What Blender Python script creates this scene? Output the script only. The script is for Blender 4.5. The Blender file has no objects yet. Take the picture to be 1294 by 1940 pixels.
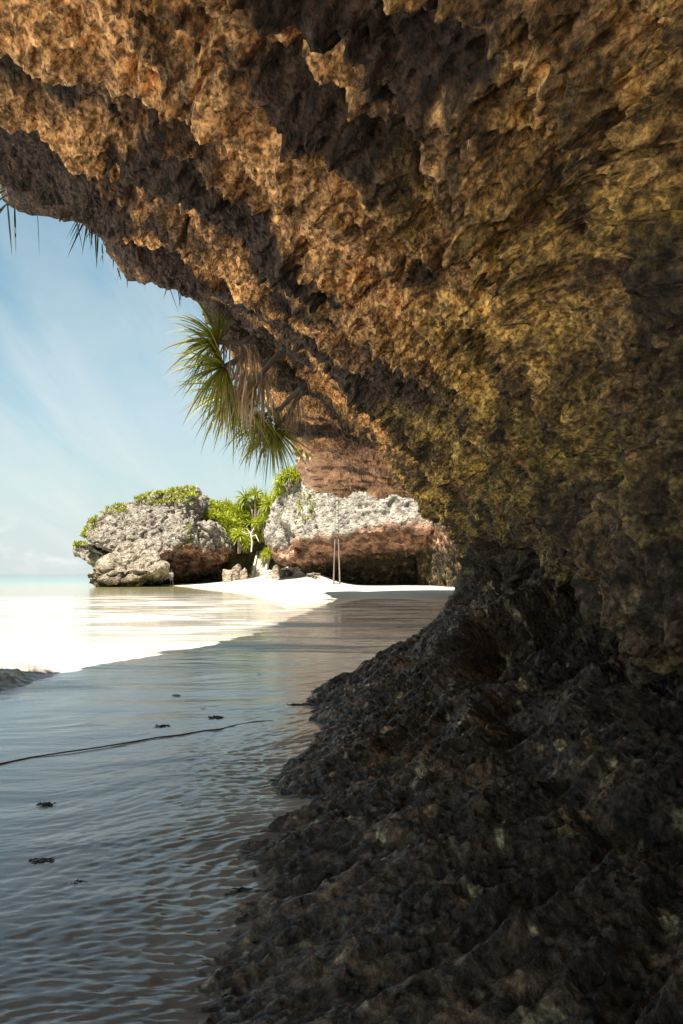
import bpy, bmesh, math, random
import numpy as np
from mathutils import Vector, Matrix
S = bpy.context.scene
COL = S.collection
rnd = random.Random(7)

# ---------------------------------------------------------------- camera
CAM_Z, F = 1.35, 1293.0
cd = bpy.data.cameras.new('camera'); cam = bpy.data.objects.new('camera', cd); COL.objects.link(cam)
cd.sensor_fit = 'AUTO'; cd.sensor_width = 36; cd.lens = 36 * F / 1940
cd.shift_y = 117 / 1940
cd.clip_start = 0.05; cd.clip_end = 12000
cam.location = (0, 0, CAM_Z); cam.rotation_euler = (math.radians(90), 0, 0)
S.camera = cam

# ---------------------------------------------------------------- light
S.view_settings.view_transform = 'Standard'; S.view_settings.look = 'None'
S.view_settings.exposure = 1.9; S.cycles.diffuse_bounces = 7; S.cycles.max_bounces = 12; S.view_settings.gamma = 1
SUN_FROM = Vector((-1.0, -3.0, 5.6)).normalized()
elev = math.asin(SUN_FROM.z)
w = bpy.data.worlds.new('World'); S.world = w; w.use_nodes = True
nt = w.node_tree; nt.nodes.clear()
def N(nt, t, **k):
    n = nt.nodes.new(t)
    for a, b in k.items():
        if a.startswith('i_'): n.inputs[a[2:].replace('_', ' ')].default_value = b
        else: setattr(n, a, b)
    return n
def L(nt, a, b): nt.links.new(a, b)
def mathn(nt, op, a, b=None, c=None, clamp=False):
    n = nt.nodes.new('ShaderNodeMath'); n.operation = op; n.use_clamp = clamp
    for k, v in enumerate((a, b, c)):
        if v is None: continue
        if isinstance(v, (int, float)): n.inputs[k].default_value = v
        else: nt.links.new(v, n.inputs[k])
    return n.outputs[0]
def ramp(nt, fac, stops, interp='LINEAR'):
    n = nt.nodes.new('ShaderNodeValToRGB'); cr = n.color_ramp; cr.interpolation = interp
    while len(cr.elements) < len(stops): cr.elements.new(0.5)
    for e, (p, c) in zip(cr.elements, stops):
        e.position = p
        e.color = (*c, 1) if not isinstance(c, (int, float)) else (c, c, c, 1)
    nt.links.new(fac, n.inputs[0]); return n.outputs[0]
def mixc(nt, fac, a, b, mode='MIX'):
    n = nt.nodes.new('ShaderNodeMix'); n.data_type = 'RGBA'; n.blend_type = mode
    for s, v in ((0, fac), (6, a), (7, b)):
        if isinstance(v, (int, float)): n.inputs[s].default_value = v
        elif isinstance(v, tuple): n.inputs[s].default_value = (*v, 1)
        else: nt.links.new(v, n.inputs[s])
    return n.outputs[2]

sky = N(nt, 'ShaderNodeTexSky', sky_type='NISHITA', sun_disc=False, sun_elevation=elev,
        sun_rotation=math.atan2(SUN_FROM.x, SUN_FROM.y), altitude=0, air_density=0.8, dust_density=0.9, ozone_density=2.0)
tc = N(nt, 'ShaderNodeTexCoord')
sep = N(nt, 'ShaderNodeSeparateXYZ'); L(nt, tc.outputs['Generated'], sep.inputs[0])
zz = mathn(nt, 'MAXIMUM', sep.outputs[2], 0.0)
den = mathn(nt, 'ADD', zz, 0.16)
cu = mathn(nt, 'DIVIDE', sep.outputs[0], den); cv = mathn(nt, 'DIVIDE', sep.outputs[1], den)
cmb = N(nt, 'ShaderNodeCombineXYZ'); L(nt, cu, cmb.inputs[0]); L(nt, cv, cmb.inputs[1])
mp = N(nt, 'ShaderNodeMapping'); mp.inputs['Rotation'].default_value = (0, 0, math.radians(-48)); mp.inputs['Scale'].default_value = (1.9, 0.42, 1)
L(nt, cmb.outputs[0], mp.inputs[0])
c1 = N(nt, 'ShaderNodeTexNoise', i_Scale=1.0, i_Detail=9.0, i_Roughness=0.58, i_Distortion=0.7); L(nt, mp.outputs[0], c1.inputs[0])
cirr = ramp(nt, c1.outputs[0], [(0.40, 0.0), (0.75, 0.7)])
c2 = N(nt, 'ShaderNodeTexNoise', i_Scale=9.0, i_Detail=8.0, i_Roughness=0.55)
mp2 = N(nt, 'ShaderNodeMapping'); mp2.inputs['Scale'].default_value = (1, 1, 2.2); L(nt, tc.outputs['Generated'], mp2.inputs[0]); L(nt, mp2.outputs[0], c2.inputs[0])
lowband = ramp(nt, sep.outputs[2], [(0.0, 0.0), (0.02, 1.0), (0.05, 0.9), (0.085, 0.0)])
cum = mathn(nt, 'MULTIPLY', ramp(nt, c2.outputs[0], [(0.52, 0.0), (0.6, 0.8)]), lowband)
skyt = mixc(nt, 1.0, sky.outputs[0], (0.68, 1.13, 0.97), 'MULTIPLY')
skyt = mixc(nt, 1.0, skyt, (4.2, 4.6, 4.6), 'DARKEN')
skyt = mixc(nt, 0.25, skyt, (2.5, 3.4, 3.5))
skyt = mixc(nt, ramp(nt, sep.outputs[2], [(0.0, 0.9), (0.12, 0.7), (0.38, 0.0)]), skyt, (3.9, 4.25, 4.25))
cl = mixc(nt, cirr, skyt, (4.5, 4.8, 4.8))
cl = mixc(nt, cum, cl, (5.0, 5.1, 5.1))
bg = N(nt, 'ShaderNodeBackground', i_Strength=0.050); L(nt, cl, bg.inputs[0])
wo = N(nt, 'ShaderNodeOutputWorld'); L(nt, bg.outputs[0], wo.inputs[0])

sd = bpy.data.lights.new('sun', 'SUN'); sd.energy = 4.3; sd.angle = math.radians(0.53); sd.color = (1.0, 0.91, 0.78)
so = bpy.data.objects.new('sun', sd); COL.objects.link(so); so.location = (-20, -20, 60)
so.rotation_euler = SUN_FROM.to_track_quat('Z', 'Y').to_euler()

# ---------------------------------------------------------------- helpers
def at(px, py, Y): return Vector(((px - 647) / F * Y, Y, CAM_Z - (py - 1087) / F * Y))
def tag(o, label=None, cat=None, group=None, kind=None):
    if label: o['label'] = label
    if cat: o['category'] = cat
    if group: o['group'] = group
    if kind: o['kind'] = kind
    return o
def empty(name, loc=(0, 0, 0), rz=0):
    o = bpy.data.objects.new(name, None); COL.objects.link(o); o.location = loc; o.rotation_euler = (0, 0, rz)
    o.empty_display_size = 0.2; return o
def link(name, me, mat=None, parent=None):
    o = bpy.data.objects.new(name, me); COL.objects.link(o)
    if mat: me.materials.append(mat)
    if parent: o.parent = parent
    return o
def np_mesh(name, V, Q, smooth=True, C=None):
    """V (n,3), Q (m,k) faces of one size"""
    me = bpy.data.meshes.new(name); k = Q.shape[1]
    me.vertices.add(len(V)); me.vertices.foreach_set('co', np.ascontiguousarray(V, np.float32).ravel())
    me.loops.add(Q.size); me.loops.foreach_set('vertex_index', np.ascontiguousarray(Q, np.int32).ravel())
    me.polygons.add(len(Q)); me.polygons.foreach_set('loop_start', np.arange(0, Q.size, k, dtype=np.int32))
    me.polygons.foreach_set('loop_total', np.full(len(Q), k, np.int32))
    me.update(calc_edges=True)
    me.polygons.foreach_set('use_smooth', np.full(len(Q), smooth, bool))
    if C is not None: set_col(me, C)
    return me
def set_col(me, C):
    a = me.color_attributes.new('tint', 'FLOAT_COLOR', 'POINT')
    A = np.ones((len(C), 4), np.float32); A[:, :3] = C; a.data.foreach_set('color', A.ravel())
def grid_faces(nu, nv):
    i = np.arange(nu - 1)[:, None] * nv + np.arange(nv - 1)[None, :]
    return np.stack([i, i + nv, i + nv + 1, i + 1], -1).reshape(-1, 4)
_r = np.random.RandomState(11)
PERM = np.tile(_r.permutation(256), 2).astype(np.int32)
_g = _r.normal(size=(256, 3)); G = (_g / np.linalg.norm(_g, axis=1)[:, None]).astype(np.float32)
JIT = _r.rand(256, 3).astype(np.float32)
def _h(ix, iy, iz): return PERM[PERM[PERM[ix & 255] + (iy & 255)] + (iz & 255)]
def perlin(P):
    P = P.astype(np.float32); I = np.floor(P).astype(np.int32); f = P - I
    u = f * f * f * (f * (f * 6 - 15) + 10); out = np.zeros(len(P), np.float32)
    for dx in (0, 1):
        wx = u[:, 0] if dx else 1 - u[:, 0]
        for dy in (0, 1):
            wy = wx * (u[:, 1] if dy else 1 - u[:, 1])
            for dz in (0, 1):
                g = G[_h(I[:, 0] + dx, I[:, 1] + dy, I[:, 2] + dz)]
                out += wy * (u[:, 2] if dz else 1 - u[:, 2]) * (g[:, 0] * (f[:, 0] - dx) + g[:, 1] * (f[:, 1] - dy) + g[:, 2] * (f[:, 2] - dz))
    return out * 1.6
def fbm(P, sc, octs=4, gain=0.5, off=0.0, ridged=False):
    P = P * sc + off; a = 1.0; tot = 0; s = 0
    for o in range(octs):
        n = perlin(P)
        if ridged: n = 1 - 2 * np.abs(n)
        s = s + a * n; tot += a; a *= gain; P = P * 2.03 + 17.3
    return s / tot
def worley(P):
    P = P.astype(np.float32); I = np.floor(P).astype(np.int32); f = P - I
    F1 = np.full(len(P), 9., np.float32); F2 = F1.copy()
    for dx in (-1, 0, 1):
        for dy in (-1, 0, 1):
            for dz in (-1, 0, 1):
                j = JIT[_h(I[:, 0] + dx, I[:, 1] + dy, I[:, 2] + dz)]
                d = (j[:, 0] + dx - f[:, 0]) ** 2 + (j[:, 1] + dy - f[:, 1]) ** 2 + (j[:, 2] + dz - f[:, 2]) ** 2
                F2 = np.minimum(F2, np.maximum(F1, d)); F1 = np.minimum(F1, d)
    return np.sqrt(F1), np.sqrt(F2)
def sstep(a, b, x):
    t = np.clip((x - a) / (b - a), 0, 1); return t * t * (3 - 2 * t)
def herm(xs, Y, x):
    """smooth interpolation of rows Y (n,...) at xs (n) -> x"""
    xs = np.asarray(xs, float); Y = np.asarray(Y, float); x = np.asarray(x, float)
    d = np.diff(Y, axis=0) / np.diff(xs).reshape((-1,) + (1,) * (Y.ndim - 1))
    m = np.zeros_like(Y); m[0] = d[0]; m[-1] = d[-1]; m[1:-1] = (d[1:] + d[:-1]) / 2
    k = np.clip(np.searchsorted(xs, x) - 1, 0, len(xs) - 2); h = xs[k + 1] - xs[k]; t = (x - xs[k]) / h
    sh = (-1,) + (1,) * (Y.ndim - 1); t = t.reshape(sh); h = h.reshape(sh)
    return ((2 * t**3 - 3 * t**2 + 1) * Y[k] + (t**3 - 2 * t**2 + t) * h * m[k] + (-2 * t**3 + 3 * t**2) * Y[k + 1] + (t**3 - t**2) * h * m[k + 1])
def mesh_normals(P, nu, nv):
    Pg = P.reshape(nu, nv, 3); du = np.gradient(Pg, axis=0); dv = np.gradient(Pg, axis=1)
    n = np.cross(du, dv).reshape(-1, 3); return n / (np.linalg.norm(n, axis=1)[:, None] + 1e-9)

# ---------------------------------------------------------------- materials
def new_mat(name):
    m = bpy.data.materials.new(name); m.use_nodes = True; nt = m.node_tree
    return m, nt, nt.nodes['Principled BSDF']
def noise(nt, vec, scale, detail=4, rough=0.5, dist=0.0):
    n = N(nt, 'ShaderNodeTexNoise', i_Scale=scale, i_Detail=detail, i_Roughness=rough, i_Distortion=dist)
    L(nt, vec, n.inputs[0]); return n.outputs[0]
def plain(name, c, rough=0.7, var=0.25, scale=6.0, bump=0.0):
    m, nt, p = new_mat(name); g = N(nt, 'ShaderNodeTexCoord')
    n = noise(nt, g.outputs['Object'], scale, 5, 0.6)
    L(nt, mixc(nt, n, tuple(v * (1 - var) for v in c), tuple(min(1, v * (1 + var)) for v in c)), p.inputs['Base Color'])
    p.inputs['Roughness'].default_value = rough
    if bump:
        b = N(nt, 'ShaderNodeBump', i_Strength=0.6, i_Distance=bump); L(nt, n, b.inputs['Height']); L(nt, b.outputs[0], p.inputs['Normal'])
    return m
def rock_mat(name, s=1.0, bump=0.02, wet=False, soft=False):
    """rock whose mineral and algae colours, with any painted light, come from the 'tint' attribute, broken up by noise"""
    m, nt, p = new_mat(name); g = N(nt, 'ShaderNodeNewGeometry'); at_ = N(nt, 'ShaderNodeAttribute', attribute_name='tint')
    pos = g.outputs['Position']
    n1 = noise(nt, pos, 5 * s, 8, 0.65, 0.3); n2 = noise(nt, pos, 34 * s, 6, 0.7)
    vo = N(nt, 'ShaderNodeTexVoronoi', i_Scale=15 * s, feature='SMOOTH_F1', i_Smoothness=0.35)
    wv = N(nt, 'ShaderNodeVectorMath', operation='ADD'); L(nt, pos, wv.inputs[0])
    nc = N(nt, 'ShaderNodeTexNoise', i_Scale=9 * s, i_Detail=3.0); L(nt, pos, nc.inputs[0])
    sc = N(nt, 'ShaderNodeVectorMath', operation='SCALE'); sc.inputs[3].default_value = 0.12 / s; L(nt, nc.outputs[1], sc.inputs[0]); L(nt, sc.outputs[0], wv.inputs[1])
    L(nt, wv.outputs[0], vo.inputs[0])
    v1 = ramp(nt, n1, [(0.32, 0.7), (0.68, 1.25)] if soft else [(0.32, 0.4), (0.68, 1.7)]); v2 = ramp(nt, n2, [(0.3, 0.8), (0.72, 1.2)] if soft else [(0.38, 0.5), (0.5, 1.1), (0.62, 1.8)])
    c = mixc(nt, 1.0, at_.outputs['Color'], v1, 'MULTIPLY'); c = mixc(nt, 1.0, c, v2, 'MULTIPLY')
    n3 = noise(nt, pos, 14 * s, 7, 0.72, 0.6); c = mixc(nt, 1.0, c, ramp(nt, n3, [(0.36, 0.7), (0.66, 1.25)] if soft else [(0.40, 0.34), (0.47, 0.9), (0.53, 1.35), (0.60, 2.0)]), 'MULTIPLY')
    if wet:   # the innermost bulge is layered and coarser grained than the roof
        sy = N(nt, 'ShaderNodeSeparateXYZ'); L(nt, pos, sy.inputs[0]); far = ramp(nt, mathn(nt, 'MULTIPLY', sy.outputs[1], 0.02), [(0.4, 0.0), (0.6, 1.0)])
        mq = N(nt, 'ShaderNodeMapping'); mq.inputs['Scale'].default_value = (.5, .5, 2.6); L(nt, pos, mq.inputs[0]); bed = noise(nt, mq.outputs[0], 1.3, 6, 0.6, 0.5)
        cb = mixc(nt, 1.0, at_.outputs['Color'], ramp(nt, bed, [(0.40, 0.25), (0.47, 0.9), (0.55, 1.1), (0.66, 1.5)]), 'MULTIPLY'); c = mixc(nt, far, c, cb)
    L(nt, c, p.inputs['Base Color'])
    h = mathn(nt, 'ADD', mathn(nt, 'MULTIPLY', ramp(nt, vo.outputs[0], [(0.05, 0.0), (0.5, 1.0)]), 0.8), mathn(nt, 'MULTIPLY', n2, 0.7))
    h = mathn(nt, 'ADD', h, mathn(nt, 'MULTIPLY', n1, 1.2)); h = mathn(nt, 'ADD', h, mathn(nt, 'MULTIPLY', n3, 0.8))
    if wet: h = mathn(nt, 'ADD', mathn(nt, 'MULTIPLY', h, mathn(nt, 'SUBTRACT', 1.0, mathn(nt, 'MULTIPLY', far, 0.7))), mathn(nt, 'MULTIPLY', mathn(nt, 'MULTIPLY', bed, far), 5.0))
    b = N(nt, 'ShaderNodeBump', i_Strength=1.0, i_Distance=bump); L(nt, h, b.inputs['Height']); L(nt, b.outputs[0], p.inputs['Normal'])
    if wet:
        sx = N(nt, 'ShaderNodeSeparateXYZ'); L(nt, pos, sx.inputs[0])
        wz = mathn(nt, 'ADD', sx.outputs[2], mathn(nt, 'MULTIPLY', n1, 0.9))
        L(nt, ramp(nt, mathn(nt, 'MULTIPLY', wz, 0.4), [(0.25, 0.6), (0.7, 1.0)]), b.inputs['Strength'])
        L(nt, ramp(nt, mathn(nt, 'MULTIPLY', wz, 0.4), [(0.30, 0.17), (0.75, 0.8)]), p.inputs['Roughness'])
        p.inputs['Specular IOR Level'].default_value = 0.6
    else: p.inputs['Roughness'].default_value = 0.9; p.inputs['Specular IOR Level'].default_value = 0.15
    return m
M_cliff = rock_mat('overhang_rock', 1.0, 0.075, wet=True)
M_pale = rock_mat('pale_limestone', 0.2, 0.3, soft=True)
def leaf_mat(name, ca, cb, tr=0.35):
    m, nt, p = new_mat(name); g = N(nt, 'ShaderNodeNewGeometry')
    wn = noise(nt, g.outputs['Position'], 1.3, 3); r = mathn(nt, 'ADD', mathn(nt, 'MULTIPLY', g.outputs['Random Per Island'], 0.75), mathn(nt, 'MULTIPLY', wn, 0.4))
    c = mixc(nt, r, ca, cb); L(nt, c, p.inputs['Base Color']); p.inputs['Roughness'].default_value = 0.45
    t = N(nt, 'ShaderNodeBsdfTranslucent'); L(nt, c, t.inputs[0]); mx = N(nt, 'ShaderNodeMixShader'); mx.inputs[0].default_value = tr
    out = nt.nodes['Material Output']; L(nt, p.outputs[0], mx.inputs[1]); L(nt, t.outputs[0], mx.inputs[2]); L(nt, mx.outputs[0], out.inputs[0])
    return m
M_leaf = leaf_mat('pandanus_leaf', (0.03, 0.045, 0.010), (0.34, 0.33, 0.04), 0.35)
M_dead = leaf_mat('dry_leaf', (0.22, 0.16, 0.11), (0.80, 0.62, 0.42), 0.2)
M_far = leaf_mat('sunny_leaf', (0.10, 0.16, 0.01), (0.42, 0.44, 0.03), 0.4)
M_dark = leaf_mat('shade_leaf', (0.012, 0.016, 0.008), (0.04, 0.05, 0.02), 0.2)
M_stem = plain('grey_bark', (0.22, 0.18, 0.14), 0.85, 0.4, 12, 0.02)

# ---------------------------------------------------------------- sand and water
WX = [-400, -60, -30, -19, -9.5, -4.2, -2.1, -1.0, 1.6, 3.5, 5.7, 9, 30, 400]
WY = [150, 130, 96, 76, 53, 36, 24.5, 27, 37, 36, 31, 26, 20, 10]
def sand_z(x, y):
    t = y - np.interp(x, WX, WY)
    base = np.where(t < 0, t * 0.02, np.minimum(t * 0.02, 0.16 + 0.004 * t))
    ex = 0.0016 * np.maximum(t - 8, 0) ** 2 * sstep(3, -6, x)
    ex = np.minimum(ex, 2.2 + 0.03 * t)
    z = np.maximum(base + ex, -1.5)
    f = np.maximum(sstep(-21, -30, x), sstep(140, 170, y)); z = z * (1 - f) - 1.0 * f          # open sea outside the bay
    return np.maximum(z, np.minimum(0.07 * (-0.6 - y), 0.8))                                    # unseen beach added behind the camera to bounce sunlight
def geo_axis(lo, hi, a, b, n1, n2):
    pass
ys = np.unique(np.concatenate([np.linspace(-30, 16, 24), np.geomspace(16, 140, 420), np.geomspace(140, 6000, 30)]))
xs = np.unique(np.concatenate([-np.geomspace(40, 5000, 24), np.linspace(-40, 25, 330), np.geomspace(25, 5000, 24)]))
X, Y = np.meshgrid(ys, xs, indexing='ij')[::-1]
P = np.stack([X.ravel(), Y.ravel(), np.zeros(X.size)], 1)
P[:, 2] = sand_z(P[:, 0], P[:, 1])
m_ = P[:, 2] > -0.3
P[:, 2] += fbm(P * [1, 0.5, 1], 0.35, 4) * 0.016 * sstep(12, 25, P[:, 1]) + fbm(P * [1, .6, 1], 0.13, 3, .6, 8.) * 0.06 * sstep(16, 25, P[:, 1]) * sstep(90, 60, P[:, 1])
m, nt, p = new_mat('beach_sand'); g = N(nt, 'ShaderNodeNewGeometry'); sx = N(nt, 'ShaderNodeSeparateXYZ'); L(nt, g.outputs[0], sx.inputs[0])
n1 = noise(nt, g.outputs[0], 0.6, 6, 0.6); n2 = noise(nt, g.outputs[0], 60, 4, 0.6)
wetf = ramp(nt, mathn(nt, 'ADD', sx.outputs[2], mathn(nt, 'MULTIPLY', n1, 0.06)), [(0.03, 1.0), (0.16, 0.0)])
dry = mixc(nt, n1, (0.36, 0.33, 0.28), (0.46, 0.425, 0.37)); dry = mixc(nt, mathn(nt, 'MULTIPLY', n2, 0.3), dry, (0.30, 0.25, 0.19))
L(nt, mixc(nt, wetf, dry, (0.40, 0.335, 0.25)), p.inputs['Base Color'])
L(nt, ramp(nt, wetf, [(0.0, 0.9), (1.0, 0.3)]), p.inputs['Roughness'])
b = N(nt, 'ShaderNodeBump', i_Strength=0.4, i_Distance=0.06); L(nt, noise(nt, g.outputs[0], 2.2, 5, 0.6), b.inputs['Height']); L(nt, b.outputs[0], p.inputs['Normal'])
o = link('sand', np_mesh('sand', P, grid_faces(len(ys), len(xs))), m)
tag(o, 'pale sand of the beach rising out of the shallow water', 'sand', kind='structure')

# water sheet: ripples are real relief near the camera
ys = np.unique(np.concatenate([np.linspace(-40, 1.2, 60), np.geomspace(1.2, 14, 720), np.geomspace(14, 140, 330), np.geomspace(140, 8000, 40)]))
xs = np.unique(np.concatenate([-np.geomspace(9, 6000, 150), np.linspace(-9, 3.2, 620), np.geomspace(3.2, 6000, 60)]))
X, Y = np.meshgrid(ys, xs, indexing='ij')[::-1]
P = np.stack([X.ravel(), Y.ravel(), np.zeros(X.size)], 1)
x, y = P[:, 0], P[:, 1]
near = sstep(26, 6, y) * sstep(-11, -7, x)
def rot(P, deg, sx_, sy_):
    a = math.radians(deg); c, s = math.cos(a), math.sin(a)
    return np.stack([(P[:, 0] * c + P[:, 1] * s) * sx_, (-P[:, 0] * s + P[:, 1] * c) * sy_, P[:, 2]], 1)
idx = near > 0.001; Pn = P[idx]
rp = Pn + 0.45 * np.stack([perlin(Pn * 0.7), perlin(Pn * 0.7 + 9), 0 * Pn[:, 0]], 1)
shore = sstep(2.2, 0.2, np.abs(Pn[:, 0] + 0.25 - 0.04 * Pn[:, 1]))          # runs quicker along the rock
md_ = 0.12 + 1.3 * sstep(-.15, .45, fbm(Pn, .55, 3, .5, 61.))
h = 0.014 * fbm(rot(rp, 14, 0.8, 2.0), 1.0, 3) + 0.0042 * md_ * fbm(rot(rp, 24, 2.2, 7.5), 1.0, 3, 0.55, 3.1, True) * (0.15 + 1.6 * shore)
h += 0.0045 * fbm(rot(rp, 30, 7, 20), 1.0, 3, 0.6, 7.7, True) * (0.2 + 2.8 * shore) * sstep(9, 3.5, Pn[:, 1])
h += 0.02 * sstep(6, 1.5, Pn[:, 1]) * fbm(rot(rp, -6, 0.9, 1.7), 1.0, 2)
P[idx, 2] += h * near[idx]
fr = y > 60; P[fr, 2] += 0.0
m, nt, p = new_mat('shallow_water'); g = N(nt, 'ShaderNodeNewGeometry'); sx = N(nt, 'ShaderNodeSeparateXYZ'); L(nt, g.outputs[0], sx.inputs[0])
mpa = N(nt, 'ShaderNodeMapping'); mpa.inputs['Rotation'].default_value = (0, 0, math.radians(-14)); mpa.inputs['Scale'].default_value = (0.35, 1.3, 1); L(nt, g.outputs[0], mpa.inputs[0])
na = noise(nt, mpa.outputs[0], 0.55, 8, 0.6, 0.8); nb = noise(nt, g.outputs[0], 0.05, 4, 0.5)
# distance from the open sea in metres: deeper and greener outwards, painted light nearer in (y up, x left)
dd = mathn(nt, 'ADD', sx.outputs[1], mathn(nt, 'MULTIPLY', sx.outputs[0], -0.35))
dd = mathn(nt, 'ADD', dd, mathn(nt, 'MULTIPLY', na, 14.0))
depth_light_col = ramp(nt, mathn(nt, 'DIVIDE', dd, 400.0), [(0.0, (0.20, 0.17, 0.165)), (0.0225, (0.22, 0.19, 0.18)), (0.030, (0.54, 0.53, 0.52)), (0.042, (0.62, 0.61, 0.59)), (0.06, (0.34, 0.325, 0.295)), (0.14, (0.28, 0.26, 0.21)),  # pale stops paint sky reflection on the shaded water, darker ones the sunlit strip
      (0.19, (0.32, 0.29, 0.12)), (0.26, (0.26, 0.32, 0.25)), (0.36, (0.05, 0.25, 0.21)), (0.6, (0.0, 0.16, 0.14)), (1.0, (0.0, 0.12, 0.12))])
foam = mathn(nt, 'MULTIPLY', ramp(nt, na, [(0.46, 0.0), (0.60, 1.0)]), ramp(nt, mathn(nt, 'DIVIDE', dd, 100.0), [(0.15, 0.0), (0.20, 0.8), (0.48, 0.6), (0.6, 0.0)]))
L(nt, mixc(nt, foam, depth_light_col, (0.42, 0.40, 0.37)), p.inputs['Base Color'])
L(nt, ramp(nt, foam, [(0.0, 0.05), (0.8, 0.55)]), p.inputs['Roughness']); p.inputs['IOR'].default_value = 1.6
L(nt, ramp(nt, mathn(nt, 'DIVIDE', dd, 400.0), [(0.1, 0.5), (0.4, 0.12)]), p.inputs['Specular IOR Level'])
mpb = N(nt, 'ShaderNodeMapping'); mpb.inputs['Rotation'].default_value = (0, 0, math.radians(-18)); mpb.inputs['Scale'].default_value = (0.32, 1.5, 1); L(nt, g.outputs[0], mpb.inputs[0])
h1 = noise(nt, mpb.outputs[0], 9.0, 6, 0.62, 0.4); h2 = noise(nt, mpb.outputs[0], 1.1, 5, 0.6, 0.3)
hh = mathn(nt, 'ADD', mathn(nt, 'MULTIPLY', h1, 0.005), mathn(nt, 'MULTIPLY', h2, 0.03))
b = N(nt, 'ShaderNodeBump', i_Strength=0.55, i_Distance=1.0); L(nt, hh, b.inputs['Height']); L(nt, b.outputs[0], p.inputs['Normal'])
o = link('water', np_mesh('water', P, grid_faces(len(ys), len(xs))), m)
tag(o, 'shallow rippled sea water over sand, turquoise towards the horizon', 'water', kind='structure')

# ---------------------------------------------------------------- the overhanging cliff
# sections: (y, [(x,z) toe, waterline, apron, apron back, notch, lower wall, wall, inner roof, mid roof, outer roof, lip, face, top, back])
SEC = [
 (-3.4,[(-1.2,-.2),(-.6,.02),(.2,.22),(1.3,.5),(2.4,.9),(2.0,1.6),(1.9,2.8),(1.9,4.6),(1.3,6.6),(.4,8.0),(-.6,9.2),(-.8,9.6),(-.5,10.0),(9,12)]),  # unseen end, cut short so sunlight gets in and bounces under the roof
 (-2.4,[(-1.1,-.2),(-.5,.02),(.2,.22),(1.3,.5),(2.4,.9),(2.0,1.6),(1.9,2.6),(1.3,4.0),(-1.0,5.0),(-2.9,5.5),(-4.7,5.8),(-4.4,7.4),(-3,10.0),(9,12)]),
 (1.5, [(-.8,-.2),(-.15,.0),(.35,.09),(1.1,.24),(2.3,.55),(1.75,1.45),(1.75,2.5),(1.3,3.7),(-1.0,4.9),(-2.9,5.5),(-4.9,5.8),(-4.5,7.4),(-3,10.0),(9,12)]),
 (2.6, [(-.75,-.2),(-.05,.0),(.5,.10),(1.25,.27),(2.4,.55),(1.75,1.45),(1.75,2.5),(1.25,3.7),(-1.0,5.0),(-3.0,5.55),(-5.1,5.9),(-4.7,7.5),(-3,10.0),(9,12)]),
 (4.2, [(-.75,-.2),(-.11,.0),(.6,.13),(1.4,.34),(2.7,.60),(1.9,1.4),(1.85,2.5),(1.3,3.7),(-.9,5.0),(-3.2,5.6),(-5.1,6.0),(-4.9,7.5),(-3,10.0),(9,12)]),
 (6.2, [(-.9,-.5),(.02,.0),(.8,.20),(1.6,.5),(2.9,.85),(2.3,1.6),(2.1,2.7),(1.4,3.9),(-.9,5.1),(-2.9,5.9),(-4.3,6.55),(-4.0,7.7),(-2.4,10.0),(9,12)]),
 (7.6, [(-1.0,-.5),(-.10,.0),(.85,.3),(1.6,.7),(2.9,1.1),(2.5,1.8),(2.2,2.9),(1.5,4.0),(-.8,5.2),(-2.6,5.95),(-3.65,6.45),(-3.4,7.7),(-2,10.0),(9,12)]),
 (9.5, [(-.2,-.5),(.68,.0),(1.3,.32),(2.0,.75),(2.9,1.2),(2.6,1.9),(2.3,3.0),(1.5,4.0),(-.5,5.2),(-2.1,5.85),(-3.05,6.2),(-2.8,7.6),(-1.5,10.0),(9,12)]),
 (12.2,[(.5,-.5),(1.45,.0),(1.9,.4),(2.4,.9),(3.0,1.4),(2.7,2.1),(2.3,3.1),(1.4,4.1),(-.3,5.3),(-1.6,6.05),(-2.5,6.5),(-2.2,7.9),(-1,10.0),(9,12)]),
 (15,  [(1.2,-.5),(2.2,.0),(2.55,.6),(2.7,1.1),(2.95,1.6),(2.9,2.2),(2.5,3.0),(1.6,4.0),(-.1,5.1),(-1.5,5.9),(-2.3,6.4),(-2.1,7.9),(-1,10.0),(9,12)]),
 (20,  [(3.2,-.5),(4.2,.0),(4.4,.6),(4.4,1.1),(4.8,1.7),(4.3,2.4),(3.4,3.4),(2.0,4.4),(.2,5.2),(-1.3,5.5),(-1.95,5.9),(-1.8,7.4),(-.5,10.0),(10,12)]),
 (25,  [(7,-.5),(8,.1),(8.3,.6),(8.3,1.4),(8.6,2.6),(7.6,4.0),(5.8,5.1),(3.6,5.7),(1.4,5.9),(-.8,5.7),(-1.35,6.0),(-1.2,7.6),(0,10.5),(11,12)]),
 (29,  [(9,-.5),(10,.1),(10.2,.7),(10.2,1.6),(10.4,3.0),(9.0,4.6),(6.8,5.6),(4.0,5.9),(1.4,6.0),(-.1,6.1),(-.75,6.5),(-.7,8.2),(0,11),(12,12)]),
 (33,  [(10,-.5),(11,.1),(11.2,.7),(11.2,1.6),(11.4,3.0),(9.6,4.6),(7.0,5.5),(4.4,5.7),(1.6,5.8),(-.3,5.9),(-1.0,6.4),(-1.0,8.2),(-.5,11),(12,12)]),
 (38,  [(11,-.5),(12,.1),(12.2,.7),(12.2,1.6),(12.4,3.0),(10.5,4.7),(7.5,5.8),(4.4,5.9),(1.6,5.9),(-.2,5.85),(-.7,6.4),(-.6,8.2),(0,11),(12,12)]),
 (40.5,[(12,-.5),(13,.1),(13.2,.7),(13.2,1.6),(12.2,3.0),(11,4.3),(9,5.6),(7,6.5),(5.5,7.5),(4.8,8.2),(4.5,8.8),(4.5,9.6),(5,11),(12,12)]),
]
yy = np.unique(np.concatenate([np.linspace(-3.4, 1.0, 110), np.geomspace(1.0, 41, 1200)])); yy = yy[yy <= 40.4]
K = len(SEC[0][1])
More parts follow.
